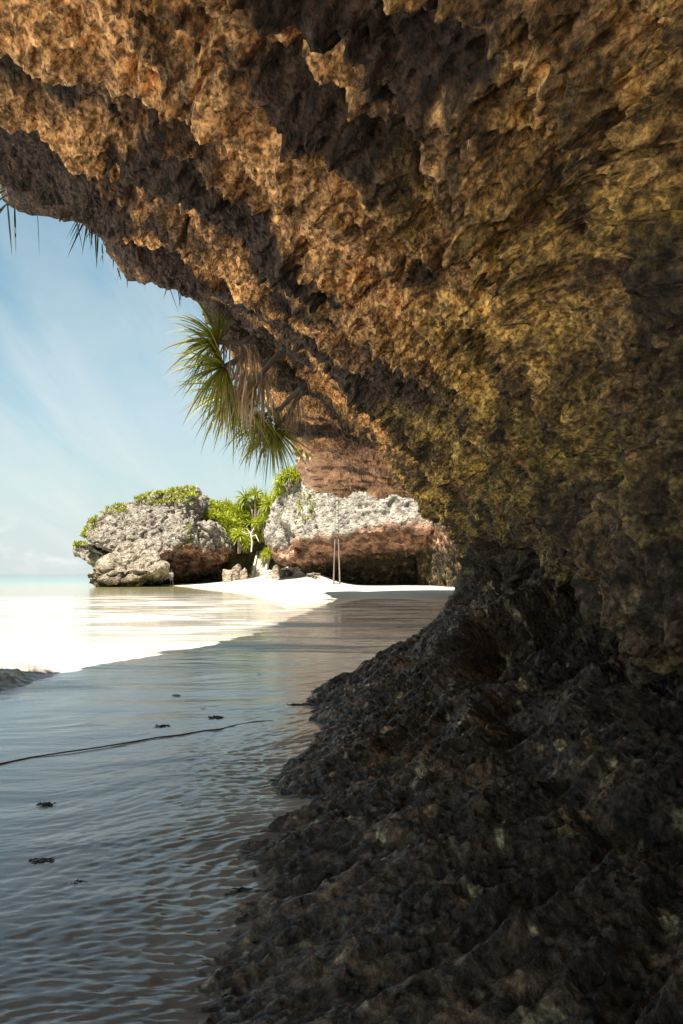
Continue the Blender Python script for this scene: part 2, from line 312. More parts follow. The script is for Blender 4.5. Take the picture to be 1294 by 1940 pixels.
# parameter along the section, denser where it shows
wts = np.array([36, 180, 180, 150, 190, 160, 190, 210, 180, 130, 30, 14, 10])
vv = np.concatenate([np.linspace(k, k + 1, n, endpoint=False) for k, n in enumerate(wts)] + [[K - 1]])
A = np.array([s[1] for s in SEC], float); Ys = np.array([s[0] for s in SEC], float)
B = herm(Ys, A, yy)                                  # (ny,K,2)
C_ = herm(np.arange(K), np.swapaxes(B, 0, 1), vv)    # (nv,ny,2)
nu, nv = len(yy), len(vv)
P = np.empty((nu, nv, 3)); P[:, :, 0] = C_[:, :, 0].T; P[:, :, 2] = C_[:, :, 1].T; P[:, :, 1] = yy[:, None]
VV = np.broadcast_to(vv[None, :], (nu, nv)).ravel(); P = P.reshape(-1, 3)
nrm = -mesh_normals(P, nu, nv)
# make sure the normals point out of the rock (down on the roof)
k_ = (VV > 8) & (VV < 9)
if nrm[k_, 2].mean() > 0: nrm = -nrm
roof = sstep(5.4, 6.6, VV) * sstep(12, 10.6, VV); apron = sstep(4.0, 3.2, VV); wall = 1 - np.clip(roof + apron, 0, 1)
x, y, z = P[:, 0], P[:, 1], P[:, 2]
Wp = P + 0.35 * np.stack([perlin(P * 0.6), perlin(P * 0.6 + 5), perlin(P * 0.6 + 9)], 1)
q = Wp[:, 1] - 0.52 * Wp[:, 0]
QS = 1 + 0 * q
# big scalloped ribs running from the lip inwards and away
rib = fbm(np.stack([q * 0.62, Wp[:, 0] * 0.16, Wp[:, 2] * 0.25], 1), 1.0, 2, 0.45, 2.2, True)
rib2 = fbm(np.stack([q * 1.7, Wp[:, 0] * 0.5, Wp[:, 2] * 0.6], 1), 1.0, 3, 0.5, 8.2, True)
lump = fbm(P, 0.75, 4, 0.5, 4.4)
mid = fbm(Wp * [1, 1, 1.3], 1.15, 4, 0.62, 71., True)
d = roof * (0.42 * rib + 0.20 * rib2 + 0.26 * lump + 0.20 * mid)
aq = Wp[:, 1] - 0.42 * Wp[:, 0]
arib = fbm(np.stack([aq * 1.5, Wp[:, 0] * 0.4, Wp[:, 2] * 0.4], 1), 1.0, 3, 0.5, 1.7, True)
arib2 = fbm(np.stack([aq * 4.6, Wp[:, 0] * 1.3, Wp[:, 2] * 1.3], 1), 1.0, 4, 0.6, 5.7, True)
d += apron * ((0.17 * arib + 0.10 * lump) * sstep(0.2, 2.2, VV) + 0.085 * arib2 + 0.03 * arib)
d += apron * 0.16 * sstep(6, 9, y) * fbm(P, 1.3, 4, 0.5, 14.4)
lump2 = fbm(P, 1.5, 4, 0.55, 31.0); ridf0 = fbm(Wp, 2.4, 4, 0.6, 16.3, True)
d += wall * (0.42 * lump + 0.34 * lump2 + 0.12 * rib2 + 0.20 * mid + 0.12 * ridf0 * sstep(2.4, 1.4, z))
hol = sstep(2.4, 3.0, VV) * sstep(5.2, 4.4, VV); d -= hol * 0.55 * sstep(-.2, .3, fbm(P, 0.9, 3, 0.5, 131.)) * sstep(1.5, 3, y)
kn = np.exp(-((x - 1.75) ** 2 + (y - 4.1) ** 2 + (z - 1.0) ** 2) / 0.09); d += 0.38 * kn
# pitted coral texture
W1, W2 = worley(Wp * 3.2); pit = np.clip(W2 - W1, 0, 0.5) * 2
ap_ = np.clip(apron, 0, 1)[:, None]; anis = np.stack([aq * 10, Wp[:, 0] * 3.0, Wp[:, 2] * 7], 1)
W3, W4 = worley((P + 0.05 * lump2[:, None]) * 9.0 * (1 - ap_) + anis * ap_)
fine = fbm(P, 6.0, 4, 0.6, 3.3); ridf = fbm(Wp * [1, 1, 1.2], 3.6, 4, 0.6, 6.3, True)
W5, W6 = worley((P + 0.03 * lump2[:, None]) * 17.0 * (1 - ap_) + anis * 2.1 * ap_)
amp = 0.2 + 0.9 * sstep(-0.25, 0.35, fbm(P, 0.5, 2, 0.5, 51))
d += (roof * 1.0 + wall * 1.0 + apron * 0.15) * amp * (0.105 * ridf - 0.12 * sstep(0.45, 0.1, W1) + 0.03 * pit)
d += ((roof + wall) * (0.05 * fine + 0.125 * (W3 - .5) * (0.5 + amp) + 0.05 * (W5 - .5)) + apron * (0.018 * (W3 - .5) * (0.4 + amp) + 0.014 * (W5 - .5)) + apron * 0.03 * (fine + 1.1 * fbm(np.stack([aq * 13, Wp[:, 0] * 5, Wp[:, 2] * 5], 1), 1.0, 3, 0.6, 44., True))) * sstep(30, 12, y)
ck = perlin(Wp * [.55, .55, .8] + 0.15 * lump2[:, None] + 3.7); d -= (roof + wall) * 0.16 * np.exp(-(ck / 0.028) ** 2) * sstep(-.3, .3, lump2)
lay = fbm(np.stack([Wp[:, 0] * .25, Wp[:, 1] * .25, Wp[:, 2] * 1.5], 1), 1.0, 3, .5, 201., True); d += 0.42 * lay * sstep(20, 28, y) * (roof + wall)
d *= sstep(13, 11, VV) * 0.9 + 0.1
d += 0.22 * sstep(8.6, 9.6, VV) * sstep(12, 11, VV) * fbm(P, 1.5, 5, 0.6, 70.)
P2 = P + nrm * d[:, None]
nose = np.exp(-((x + 3.45) ** 2 + (y - 8.3) ** 2 + (z - 6.25) ** 2) / 0.05)[:, None]; P2 += nose * np.array([[-.30, 0, -.22]])
# fit the outline of the lip: table of where its lower edge runs, (x / y, z' / y) against the horizon
TX = np.array([-60, 0, 30, 60, 95, 110, 150, 180, 200, 240, 280, 320, 350, 380, 430, 470, 520, 560]); TY = np.array([320, 345, 375, 400, 408, 425, 452, 486, 512, 526, 535, 548, 562, 600, 685, 712, 785, 848])
k_ = (VV > 7.5) & (VV < 11.3) & (P2[:, 1] > 4) & (P2[:, 1] < 24); pxs = 647 + F * P2[k_, 0] / P2[k_, 1]; pys = 1087 - F * (P2[k_, 2] - CAM_Z) / P2[k_, 1]; yk = P2[k_, 1]
ya, dz_ = [], []
for a in range(-50, 560, 16):
    mm = np.where((pxs > a) & (pxs < a + 16))[0]
    if len(mm) == 0: continue
    i_ = mm[np.argmax(pys[mm])]; ya.append(yk[i_]); dz_.append((pys[i_] - np.interp(a + 8, TX, TY)) / F * yk[i_])
o_ = np.argsort(ya); ya = np.array(ya)[o_]; dz_ = np.array(dz_)[o_]; dzs = np.array([np.average(dz_, weights=np.exp(-((ya - q0) / (0.04 * q0)) ** 2)) for q0 in ya])
print('lip correction', np.round(ya, 1), np.round(dzs, 2))
P2[:, 2] += np.interp(P2[:, 1], ya, dzs) * sstep(6.0, 8.5, VV)
# extra shear so that lumps overhang a little
P2[:, 0] += (roof + wall) * 0.10 * fbm(P, 2.2, 3, 0.5, 81.); P2[:, 2] += (roof + wall) * 0.10 * fbm(P, 2.2, 3, 0.5, 91.)
# mineral, algae and tide stains, plus painted light and shade
def L3(*c): return np.array(c)[None, :]
def mixa(a, b, t): return a * (1 - t[:, None]) + b * t[:, None]
lipdark = sstep(8.4, 9.2, VV) * sstep(11.2, 10.2, VV) * sstep(10.5, 8, y) * .34  # dark stain along the lip, also painting its shadow band
tr = sstep(1.6, 2.4, x) * sstep(3.0, 3.9, z) * sstep(9, 6, y) * .5  # paints the shade of the upper right corner that faces away
st1 = sstep(-0.10, 0.10, -0.06 + 0.38 * np.exp(-((x - .5) / 1.0) ** 2 - ((y - 4.9) / 1.2) ** 2) - tr - lipdark + fbm(np.stack([q * 0.85, Wp[:, 0] * 0.55, Wp[:, 2] * 0.6], 1), 0.72, 6, 0.6, 21.))  # bright spot paints bounced light, dark bands paint shade of the relief
st2 = sstep(-0.1, 0.35, fbm(P, 1.1, 5, 0.6, 33.)); st3 = sstep(-0.2, 0.3, fbm(P, 0.45, 4, 0.6, 43.))
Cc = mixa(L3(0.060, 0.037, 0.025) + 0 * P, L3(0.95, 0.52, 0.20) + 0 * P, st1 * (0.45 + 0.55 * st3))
Cc = mixa(Cc, L3(1.0, 0.60, 0.27), 0.8 * np.maximum(st2, sstep(3, 1.5, abs(x - .2)) * .8) * st1 * sstep(9, 5, y))  # pinkish highlight painted into the top centre
alg = (1 - 1.3 * tr) * sstep(0.2, 1.6, x - 0.04 * y + 0.9 * lump) * sstep(1.2, 2.2, z) * sstep(1.5, 3.0, y)
algc = mixa(L3(0.10, 0.07, 0.028) + 0 * P, L3(0.95, 0.64, 0.17) + 0 * P, sstep(-0.25, 0.3, fbm(P, 1.4, 5, 0.6, 63.)))
Cc = mixa(Cc, algc, 0.8 * alg)
band = sstep(3.2, 1.5, z + 0.8 * lump + 0.4 * lump2)
olive = mixa(L3(0.065, 0.05, 0.028) + 0 * P, L3(0.55, 0.42, 0.12) + 0 * P, sstep(0.0, 0.45, fbm(P, 2.2, 5, 0.65, 73.)))
Cc = mixa(Cc, olive, band * sstep(30, 22, y))
dk2 = sstep(0.06, 0.26, fbm(P, 1.7, 6, 0.66, 143.)); Cc = mixa(Cc, L3(0.055, 0.036, 0.022) + 0 * P, .72 * dk2 * sstep(26, 20, y))  # black algae patches that also paint the roof's light and dark
dk3 = sstep(0.0, 0.35, fbm(P, .5, 4, 0.6, 153.)); Cc = Cc * (1 - .45 * dk3[:, None])
tide = sstep(2.5, 0.7, z + 0.75 * lump2 + 0.35 * lump + 0.35 * fine)
dark = mixa(L3(0.065, 0.043, 0.030) + 0 * P, L3(0.25, 0.165, 0.105) + 0 * P, sstep(0.0, 0.5, fbm(P, 3.0, 5, 0.7, 83.)))
pk = mixa(L3(0.16, 0.09, 0.06) + 0 * P, L3(0.66, 0.40, 0.27) + 0 * P, sstep(-.1, .3, lay)); Cc = mixa(Cc, pk, sstep(21, 31, y + 2 * lump2) * .75)
Cc = mixa(Cc, dark, tide)
Cc = mixa(Cc, L3(.42, .29, .08) * (0.5 + st2[:, None]), sstep(.25, .6, kn))
lich = sstep(0.36, 0.5, fbm(P, 1.9, 5, 0.65, 93.)); Cc = mixa(Cc, L3(0.34, 0.25, 0.10), 0.8 * lich * tide)
sp_ = sstep(0.33, 0.42, fbm(P, 5.5, 3, 0.6, 103.)); Cc = mixa(Cc, L3(0.45, 0.36, 0.22), 0.8 * sp_ * tide)  # pale lichen specks, brightened to stand in for wet glints
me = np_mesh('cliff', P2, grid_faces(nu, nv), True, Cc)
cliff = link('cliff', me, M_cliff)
tag(cliff, 'orange brown coral rock cliff overhanging the water like a cave roof, black and wet at its foot', 'cliff', kind='structure')
CG = P2.reshape(nu, nv, 3)
def lip_at(yv):
    """lowest-left outline of the lip at a given distance"""
    i = int(np.argmin(np.abs(yy - yv))); row = CG[i]; sel = (vv > 8.6) & (vv < 11.4); r = row[sel]
    r = r[np.argmin(r[:, 0] * 1.0 + r[:, 2] * 0.6)]; return Vector(r)

# ---------------------------------------------------------------- rocks built from hulls
def hull_rock(name, hulls, voxel, colf, disp, mat, smooth=3):
    bm = bmesh.new()
    for pts in hulls:
        vs = [bm.verts.new(p) for p in pts]
        r = bmesh.ops.convex_hull(bm, input=vs, use_existing_faces=False)
        junk = [g for g in r['geom_interior'] + r['geom_unused'] if isinstance(g, bmesh.types.BMVert)]
        if junk: bmesh.ops.delete(bm, geom=list(set(junk)), context='VERTS')
    me0 = bpy.data.meshes.new('tmp'); bm.to_mesh(me0); bm.free()
    o = bpy.data.objects.new('tmp', me0); COL.objects.link(o)
    md = o.modifiers.new('r', 'REMESH'); md.mode = 'VOXEL'; md.voxel_size = voxel
    ms = o.modifiers.new('s', 'SMOOTH'); ms.iterations = smooth; ms.factor = 0.5
    dg = bpy.context.evaluated_depsgraph_get(); me = bpy.data.meshes.new_from_object(o.evaluated_get(dg))
    bpy.data.objects.remove(o); bpy.data.meshes.remove(me0)
    n = len(me.vertices); co = np.empty(n * 3, np.float32); me.vertices.foreach_get('co', co); co = co.reshape(-1, 3)
    nn = np.empty(n * 3, np.float32); me.vertex_normals.foreach_get('vector', nn); nn = nn.reshape(-1, 3)
    c2 = co + nn * disp(co, nn)[:, None]
    me.vertices.foreach_set('co', c2.astype(np.float32).ravel()); set_col(me, colf(co, nn))
    me.polygons.foreach_set('use_smooth', np.ones(len(me.polygons), bool)); me.update(); me.name = name
    me.materials.clear()
    return link(name, me, mat)
def disp_far(co, nn):
    a = 0.6 * fbm(co * [1, 1, 0.8], 0.28, 4, 0.55, 5.) + 0.16 * fbm(co, 0.8, 5, 0.6, 15., True)
    wv = np.stack([perlin(co * .9), perlin(co * .9 + 7), perlin(co * .9 + 13)], 1); w1, w2 = worley(co * [.9, .9, 1.4] * (1.1 + 0.25 * perlin(co * .3)[:, None]) + 0.7 * wv); a += -0.26 * sstep(0.45, 0.12, w1)
    w5, w6 = worley(co * [.30, .30, .36] + 0.35 * wv + 3.3); a += -0.7 * (w5 - 0.45) - 0.35 * sstep(0.12, 0.0, w6 - w5)
    return a + 0.11 * fbm(co, 3.0, 3, 0.6, 25.) - 0.10 * fbm(co, 1.8, 3, 0.6, 125., True)
def disp_cliff(co, nn):
    wv = np.stack([perlin(co * .9), perlin(co * .9 + 7), perlin(co * .9 + 13)], 1)
    a = 0.8 * fbm(co * [1, 1, 0.6], 0.22, 4, 0.55, 5.) + 0.45 * fbm((co + .5 * wv) * [1, 1, .28], 0.7, 4, 0.6, 45., True) + 0.22 * fbm(co, 1.3, 4, .6, 55., True)
    w1, w2 = worley(co * [1.1, 1.1, .8] + 0.7 * wv); return a - 0.34 * sstep(0.4, 0.1, w1) + 0.10 * fbm(co, 3.2, 3, .6, 25.)
def streaks(co): return fbm(np.stack([co[:, 0] * 1.4, co[:, 1] * 1.4, co[:, 2] * 0.22], 1), 1.0, 4, 0.6, 12.)
def col_far(rust_top, dark_top, grey=(0.28, 0.25, 0.212)):
    def f(co, nn):
        z = co[:, 2]; n1 = fbm(co, 0.5, 4, 0.6, 40.); n2 = fbm(co, 1.6, 4, 0.65, 50.)
        c = mixa(L3(*[g * 0.62 for g in grey]) + 0 * co, L3(*[min(1, g * 1.25) for g in grey]) + 0 * co, sstep(-0.35, 0.25, n2 + 0.5 * streaks(co)))
        rt = rust_top(co) if callable(rust_top) else rust_top
        dt = dark_top(co) if callable(dark_top) else dark_top
        r = sstep(0.5, -0.4, z + 1.0 * n1 - rt)
        rc = mixa(L3(0.15, 0.085, 0.055) + 0 * co, L3(0.50, 0.30, 0.20) + 0 * co, sstep(-0.2, 0.25, fbm(co * [1, 1, 2.2], 0.9, 4, 0.6, 66.)))
        c = mixa(c, rc, r); dk = sstep(0.6, -0.5, z + 0.9 * n1 - dt)
        dc = mixa(L3(0.05, 0.04, 0.025) + 0 * co, L3(0.24, 0.18, 0.08) + 0 * co, sstep(0, 0.4, n2))
        return mixa(c, dc, dk)
    return f
def PTS(front, back_y, inset=0.9, dz=0.0):
    pts = [at(*p) for p in front]; cx = sum(p.x for p in pts) / len(pts)
    b = [Vector((cx + (p.x - cx) * inset, back_y, p.z + dz)) for p in pts]
    return pts + b
# left headland, a great mushroom of limestone
H = []
H.append(PTS([(150,1016,76),(172,988,78),(200,966,78),(262,940,79),(300,934,79),(366,922,81),(373,930,81),(373,985,80),(368,1030,77),(300,1052,75),(250,1068,75),(208,1044,75),(172,1022,75.5)], 93))
H.append(PTS([(139,1044,78.5),(143,1030,78.5),(166,1028,78),(200,1052,78),(204,1066,78),(190,1086,78),(165,1062,78)], 88, 0.8))
H.append(PTS([(344,940,76.5),(372,938,79),(375,1000,79),(366,1040,75),(330,1044,75),(345,1000,75)], 92))
H.append(PTS([(360,990,78),(405,990,80),(428,1006,82),(434,1040,82),(420,1066,82),(370,1052,78)], 95))
H.append(PTS([(200,1066,81),(300,1046,82),(360,1046,83),(425,1046,86),(418,1082,86),(360,1098,84),(300,1106,83),(215,1106,82)], 95))
head = hull_rock('rock_headland', H, 0.12,
    col_far(lambda c: np.interp(c[:, 0], [-24, -20, -17, -13], [2.0, 3.4, 4.4, 4.4]), lambda c: np.interp(c[:, 0], [-24, -17, -12], [1.2, 1.6, 2.2])), disp_far, M_pale)
tag(head, 'pale grey pitted limestone headland with green top and rusty undercut, behind the tan boulder', 'rock')
E = [PTS([(164,1104,70),(163,1088,70),(185,1066,70),(206,1048,71),(240,1028,73),(268,1026,74),(286,1044,73),(311,1070,71),(306,1084,70),(285,1096,70),(255,1114,70),(180,1114,70)], 75.5, 0.8, -0.3),
     PTS([(170,1098,69),(215,1080,69.2),(280,1078,69.5),(306,1072,70),(300,1088,69.5),(240,1104,69)], 74, 0.8)]
def disp_b(co, nn):
    a = 0.30 * fbm(co * [0.7, 1, 1.6], 0.5, 4, 0.55, 95.) + 0.22 * fbm(co * [1, 1, 1.5], 1.1, 4, 0.6, 35., True)
    w1, w2 = worley(co * [0.9, 0.9, 1.5] + 0.3 * perlin(co * 1.1)[:, None]); w5, w6 = worley(co * [.38, .38, .5] + 0.25 * perlin(co * .9)[:, None] + 1.3); return a - 0.3 * sstep(0.38, 0.12, w1) - 1.0 * (w5 - .45) - 0.3 * sstep(0.1, 0, w6 - w5)
bo = hull_rock('boulder', E, 0.09, col_far(-3.0, 0.75, (0.31, 0.265, 0.21)), disp_b, M_pale)
tag(bo, 'tan wave-cut boulder standing in the water in front of the grey headland', 'boulder')
# the far cliff of the bay
R = []
R.append(PTS([(546,930,66),(575,884,65),(620,800,64),(900,800,62),(900,996,58),(800,1000,59),(700,994,60),(640,1014,60.5),(566,1020,62),(545,985,64)], 82, 1.0))
R.append(PTS([(512,1010,66),(522,965,66),(552,930,66),(575,960,64),(572,1052,64),(540,1064,65),(520,1056,66)], 80, 1.0))
R.append(PTS([(556,1050,64),(570,1000,65),(900,990,64),(900,1112,66),(620,1112,68),(590,1090,68)], 84, 1.0))
R.append(PTS([(900,960,50),(1000,960,44),(1000,1120,44),(900,1120,58),(800,1112,64),(800,980,62)], 80, 1.0))
R.append(PTS([(556,1022,62),(640,1018,60.8),(760,1004,61),(900,1004,60),(900,1046,64),(700,1056,66),(580,1052,65)], 72, 1.0))
fc = hull_rock('far_cliff', R, 0.13, col_far(lambda c: np.interp(c[:, 0], [-8, -5, 0, 3], [3.2, 4.4, 4.7, 5.6]), lambda c: np.interp(c[:, 0], [-6, 0, 4], [1.7, 3.0, 3.6]), (0.33, 0.305, 0.265)), disp_cliff, M_pale)
tag(fc, 'white limestone cliff across the bay with a rusty undercut, seen below the overhang', 'cliff', kind='structure')
# slope behind the beach
hx = np.linspace(-26, 2, 120); hy = np.linspace(83, 130, 120)
X, Y = np.meshgrid(hy, hx, indexing='ij')[::-1]; P = np.stack([X.ravel(), Y.ravel(), 0 * X.ravel()], 1)
P[:, 2] = 0.6 + 8.8 * sstep(85.5, 92, P[:, 1] + 2.0 * fbm(P, 0.2, 3)) + 0.6 * fbm(P, 0.5, 4, 0.6, 5.) + 0.5 * sstep(-12, -6, P[:, 0])
me = np_mesh('slope', P, grid_faces(len(hy), len(hx)), True, mixa(L3(0.06, 0.05, 0.03) + 0 * P, L3(0.16, 0.15, 0.05) + 0 * P, sstep(-.2, .3, fbm(P, .8, 4))))
o = link('hill', me, M_pale); tag(o, 'dark overgrown slope between the headland and the far cliff', 'hill', kind='structure')

# ---------------------------------------------------------------- leaves
def blades(specs, seg=6):
    """specs: (base, dir, length, width, droop) -> ribbon mesh arrays; each blade folded to a shallow V"""
    V, Fc = [], []
    for base, d, ln, wd, droop in specs:
        p = Vector(base); d = Vector(d).normalized(); side = d.cross(Vector((0, 0, 1)))
        if side.length < 0.05: side = Vector((1, 0, 0))
        side.normalize(); side = Matrix.Rotation(rnd.uniform(-1.0, 1.0), 3, d) @ side
        n0 = len(V)
        for k in range(seg + 1):
            t = k / seg; wk = wd * (0.65 + 0.35 * min(1, t * 5)) * (1 - t ** 2.2) + wd * 0.04
            up = side.cross(d)
            V += [p - side * wk / 2 + up * wk * 0.18, p.copy(), p + side * wk / 2 + up * wk * 0.18]
            if k < seg:
                a = n0 + k * 3; Fc += [(a, a + 1, a + 4, a + 3), (a + 1, a + 2, a + 5, a + 4)]
            d = (d + Vector((0, 0, -droop / seg * (0.4 + 1.2 * t)))).normalized(); p = p + d * ln / seg
    return np.array([v[:] for v in V]), np.array(Fc)
def leaf_obj(name, specs, mat, parent=None, seg=6):
    V, Q = blades(specs, seg); return link(name, np_mesh(name, V, Q, True), mat, parent)
def tube(pts, rads, n=8):
    V, Q = [], []
    for i, p in enumerate(pts):
        a = Vector(pts[max(0, i - 1)]); b = Vector(pts[min(len(pts) - 1, i + 1)]); t = (b - a).normalized()
        u = t.cross(Vector((0, 0, 1)));
        if u.length < 0.1: u = t.cross(Vector((1, 0, 0)))
        u.normalize(); v = t.cross(u)
        for k in range(n):
            an = 2 * math.pi * k / n; V.append((Vector(p) + (u * math.cos(an) + v * math.sin(an)) * rads[i])[:])
    for i in range(len(pts) - 1):
        for k in range(n): Q.append((i * n + k, i * n + (k + 1) % n, (i + 1) * n + (k + 1) % n, (i + 1) * n + k))
    return np.array(V), np.array(Q)
def merge(parts):
    V, Q, o = [], [], 0
    for v, q in parts: V.append(v); Q.append(q + o); o += len(v)
    return np.concatenate(V), np.concatenate(Q)
def rosette(c, axis, n, ln, wd, spread=1.2, droop=0.9, jit=0.25):
    ax = Vector(axis).normalized(); u = ax.orthogonal().normalized(); v = ax.cross(u); sp = []
    for k in range(n):
        a = k * 2.39996 + rnd.uniform(-.2, .2); th = spread * math.sqrt((k + .5) / n)
        d = ax * math.cos(th) + (u * math.cos(a) + v * math.sin(a)) * math.sin(th)
        d += Vector((rnd.gauss(0, jit * .3), rnd.gauss(0, jit * .3), rnd.gauss(0, jit * .3)))
        sp.append((Vector(c) + d * ln * 0.04, d, ln * rnd.uniform(.7, 1.1), wd * rnd.uniform(.7, 1.15), droop * rnd.uniform(.6, 1.3)))
    return sp
# near screw pines hanging off the lip
P2_keep = P2
def near_pandanus(label, base, tip_axis, heads, dead):
    k_ = np.argmin(((P2 - np.array(base)) ** 2).sum(1)); hd_ = sum((h_[0] for h_ in heads), Vector()) / len(heads)
    base = Vector(P2[k_]); base = base + (base - hd_).normalized() * .22
    r = empty('pandanus', base); tag(r, label, 'pandanus', 'screw pines hanging from the lip of the overhang')
    sp = []
    for (c, ax, n, ln) in heads: sp += rosette(Vector(c) - base, ax, n + 30, ln * rnd.uniform(1.1, 1.2), 0.045, 1.6, 1.0)
    leaf_obj('leaves', sp, M_leaf, r, 9)
    ds = []
    for (c, n, ln) in dead:
        for k in range(n):
            b = Vector(c) - base + Vector((rnd.uniform(-.32, .32), rnd.uniform(-.3, .3), rnd.uniform(-.15, .2)))
            ds.append((b, (rnd.gauss(-.15, .25), rnd.gauss(0, .25), rnd.uniform(-1.2, -.3)), ln * rnd.uniform(.6, 1.1), .045 * rnd.uniform(.7, 1.2), 1.5))
    parts = []
    for (c, ax, n, ln) in heads:
        e = Vector(c) - base; m_ = e * 0.55 + Vector((0, -.05, -.16)); parts.append(tube([Vector((0, 0, 0)), e * .3 + Vector((0, 0, -.05)), m_, e], [.075, .065, .055, .05]))
        for k in range(34): ds.append((m_.lerp(e, rnd.uniform(-.9, .95)), (rnd.gauss(-.2, .4), rnd.gauss(0, .4), rnd.uniform(-1.3, -.4)), rnd.uniform(.35, .8), .035, 1.5))
    V, Q = merge(parts); link('stem', np_mesh('stem', V, Q, True), M_stem, r)
    leaf_obj('dead_leaves', ds, M_dead, r, 7)
    return r
near_pandanus('green screw pine fanning out to the left, uppermost below the lip of the overhang', at(475, 655, 13.8), None,
   [(at(415, 648, 13.2), (-.75, -.1, .45), 75, 1.0), (at(425, 695, 13.3), (-.8, -.1, -.25), 70, 1.1)], [(at(450, 715, 13.4), 16, .75)])
near_pandanus('shaggy screw pine with a skirt of dry straw-coloured leaves, in the middle of the three', at(505, 705, 14.9), None,
   [(at(445, 745, 14.8), (-.4, -.1, -.8), 75, 1.25)], [(at(455, 715, 14.0), 50, 1.2), (at(480, 722, 14.1), 50, 1.1)])
near_pandanus('dark screw pine hanging straight down at the end of the lip, lowest of three', at(530, 775, 16.6), None,
   [(at(492, 790, 16.2), (-.35, -.2, -1), 80, 1.15), (at(515, 815, 16.4), (-.1, -.2, -1), 80, 1.1)], [(at(510, 775, 16.2), 30, .9)])
# small dark screw pine silhouetted in the gap
r = empty('pandanus', at(575, 838, 30)); tag(r, 'small dark screw pine head in the gap beside the far bulge of the overhang', 'pandanus')
leaf_obj('leaves', rosette((0, 0, 0), (-.5, -.2, -.8), 60, 1.0, .06, 1.6, 1.0), M_leaf, r, 6)
V, Q = tube([(0.6, 0, .6), (.2, 0, .3), (0, 0, 0)], [.09, .07, .05]); link('stem', np_mesh('stem', V, Q, True), M_stem, r)
# tufts on the lip
TUFTS = [('sparse dark hanging blades at the tip of the rock nose', 8.2, 5, .34, .25, (-.8, 0, -.4)),
 ('thick tuft of dark spiky blades hanging right of the rock nose', 8.9, 16, .42, .55, (-.4, 0, -1)),
 ('dense short dark tuft below the lip, next along from the thick one', 9.4, 12, .30, .35, (-.1, 0, -1)),
 ('three short dark blades alone under the smooth stretch of the lip', 10.0, 4, .22, .2, (-.05, 0, -1)),
 ('long thin dark blades hanging where the lip starts to curve down', 11.0, 5, .45, .5, (.1, 0, -1)),
 ('last few thin dark blades just above the green screw pine', 12.0, 6, .45, .4, (.1, 0, -1))]
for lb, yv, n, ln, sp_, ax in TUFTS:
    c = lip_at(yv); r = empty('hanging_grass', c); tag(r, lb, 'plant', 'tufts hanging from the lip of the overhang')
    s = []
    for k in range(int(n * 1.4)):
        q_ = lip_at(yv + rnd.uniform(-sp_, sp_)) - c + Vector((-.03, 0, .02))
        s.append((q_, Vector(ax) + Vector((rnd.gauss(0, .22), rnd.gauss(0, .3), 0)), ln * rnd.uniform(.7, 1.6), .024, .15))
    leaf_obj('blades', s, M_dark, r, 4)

# far vegetation: prototypes of a screw pine tree, copied
def far_tree(name, hd, ln, n):
    r = empty(name, (0, 0, 0)); sp, tb = [], []
    for (c, ax) in hd:
        sp += rosette(c, ax, n, ln, .10, 1.75, 1.1, .4); c = Vector(c)
        tb.append(tube([Vector((c.x * .15, c.y * .15, 0)), Vector((c.x * .35, c.y * .35, c.z * .5)), c], [.10, .08, .06], 6))
    leaf_obj('crown', sp, M_far, r, 5); V, Q = merge(tb); link('trunk', np_mesh('trunk', V, Q, True), M_stem, r)
    return r
def copy_tree(o):
    c = o.copy(); COL.objects.link(c)
    for ch in o.children:
        d = ch.copy(); COL.objects.link(d); d.parent = c
    return c
pr = [far_tree('pandanus_tree', [((0, 0, 2.1), (0, 0, 1)), ((-.8, .1, 1.7), (-.7, 0, .7)), ((.8, -.1, 1.8), (.7, -.1, .8)), ((.1, -.7, 1.5), (0, -.8, .4)), ((-.3, -.5, 1.1), (-.3, -.8, 0))], 1.15, 64),
      far_tree('pandanus_tree', [((0, 0, 1.4), (0, 0, 1)), ((-.6, -.2, 1.0), (-.7, -.4, .4)), ((.6, -.3, 1.1), (.7, -.4, .4)), ((0, -.6, .7), (0, -1, 0))], 1.0, 64)]
SP = [ # px, py of the crown centre, distance, scale, proto, label
 (388, 985, 84, .9, 1, 'low yellow-green screw pine touching the right side of the grey headland'),
 (412, 992, 84, 1.0, 1, 'bright screw pine bush second from the grey headland'),
 (400, 968, 88, .9, 0, 'screw pine on the skyline just right of the headland'),
 (428, 968, 88, 1.0, 0, 'screw pine on the skyline left of the tallest crown'),
 (440, 1005, 85, 1.1, 1, 'screw pine bush above the dark cleft'),
 (452, 975, 88, 1.1, 0, 'shaggy screw pine left of the tallest crown, half way up the slope'),
 (484, 955, 86, 1.35, 0, 'tallest round crown of screw pine on the skyline behind the stairs'),
 (478, 990, 86, 1.0, 1, 'screw pine below the tallest crown, above the bare grey branches'),
 (452, 1022, 82, 1.0, 0, 'large drooping screw pine left of the stairs'),
 (500, 985, 84, 1.0, 1, 'screw pine between the tallest crown and the white cliff'),
 (505, 1012, 84, .8, 1, 'screw pine hanging against the foot of the white cliff above the stairs'),
 (510, 1043, 80, .75, 1, 'small dark screw pine right beside the top of the stairs'),
 (522, 965, 70, 1.0, 0, 'screw pine on the left shoulder of the white cliff'),
 (530, 945, 68, .9, 0, 'upright screw pine standing on the edge of the white cliff'),
 (548, 912, 65, .95, 0, 'screw pine high on the edge of the white cliff, under the hanging leaves'),
 (562, 893, 64, .6, 1, 'small screw pine topmost on the white cliff edge'),
 (540, 972, 65, .6, 1, 'small green screw pine on the shaded cheek of the white cliff'),
]
used = set()
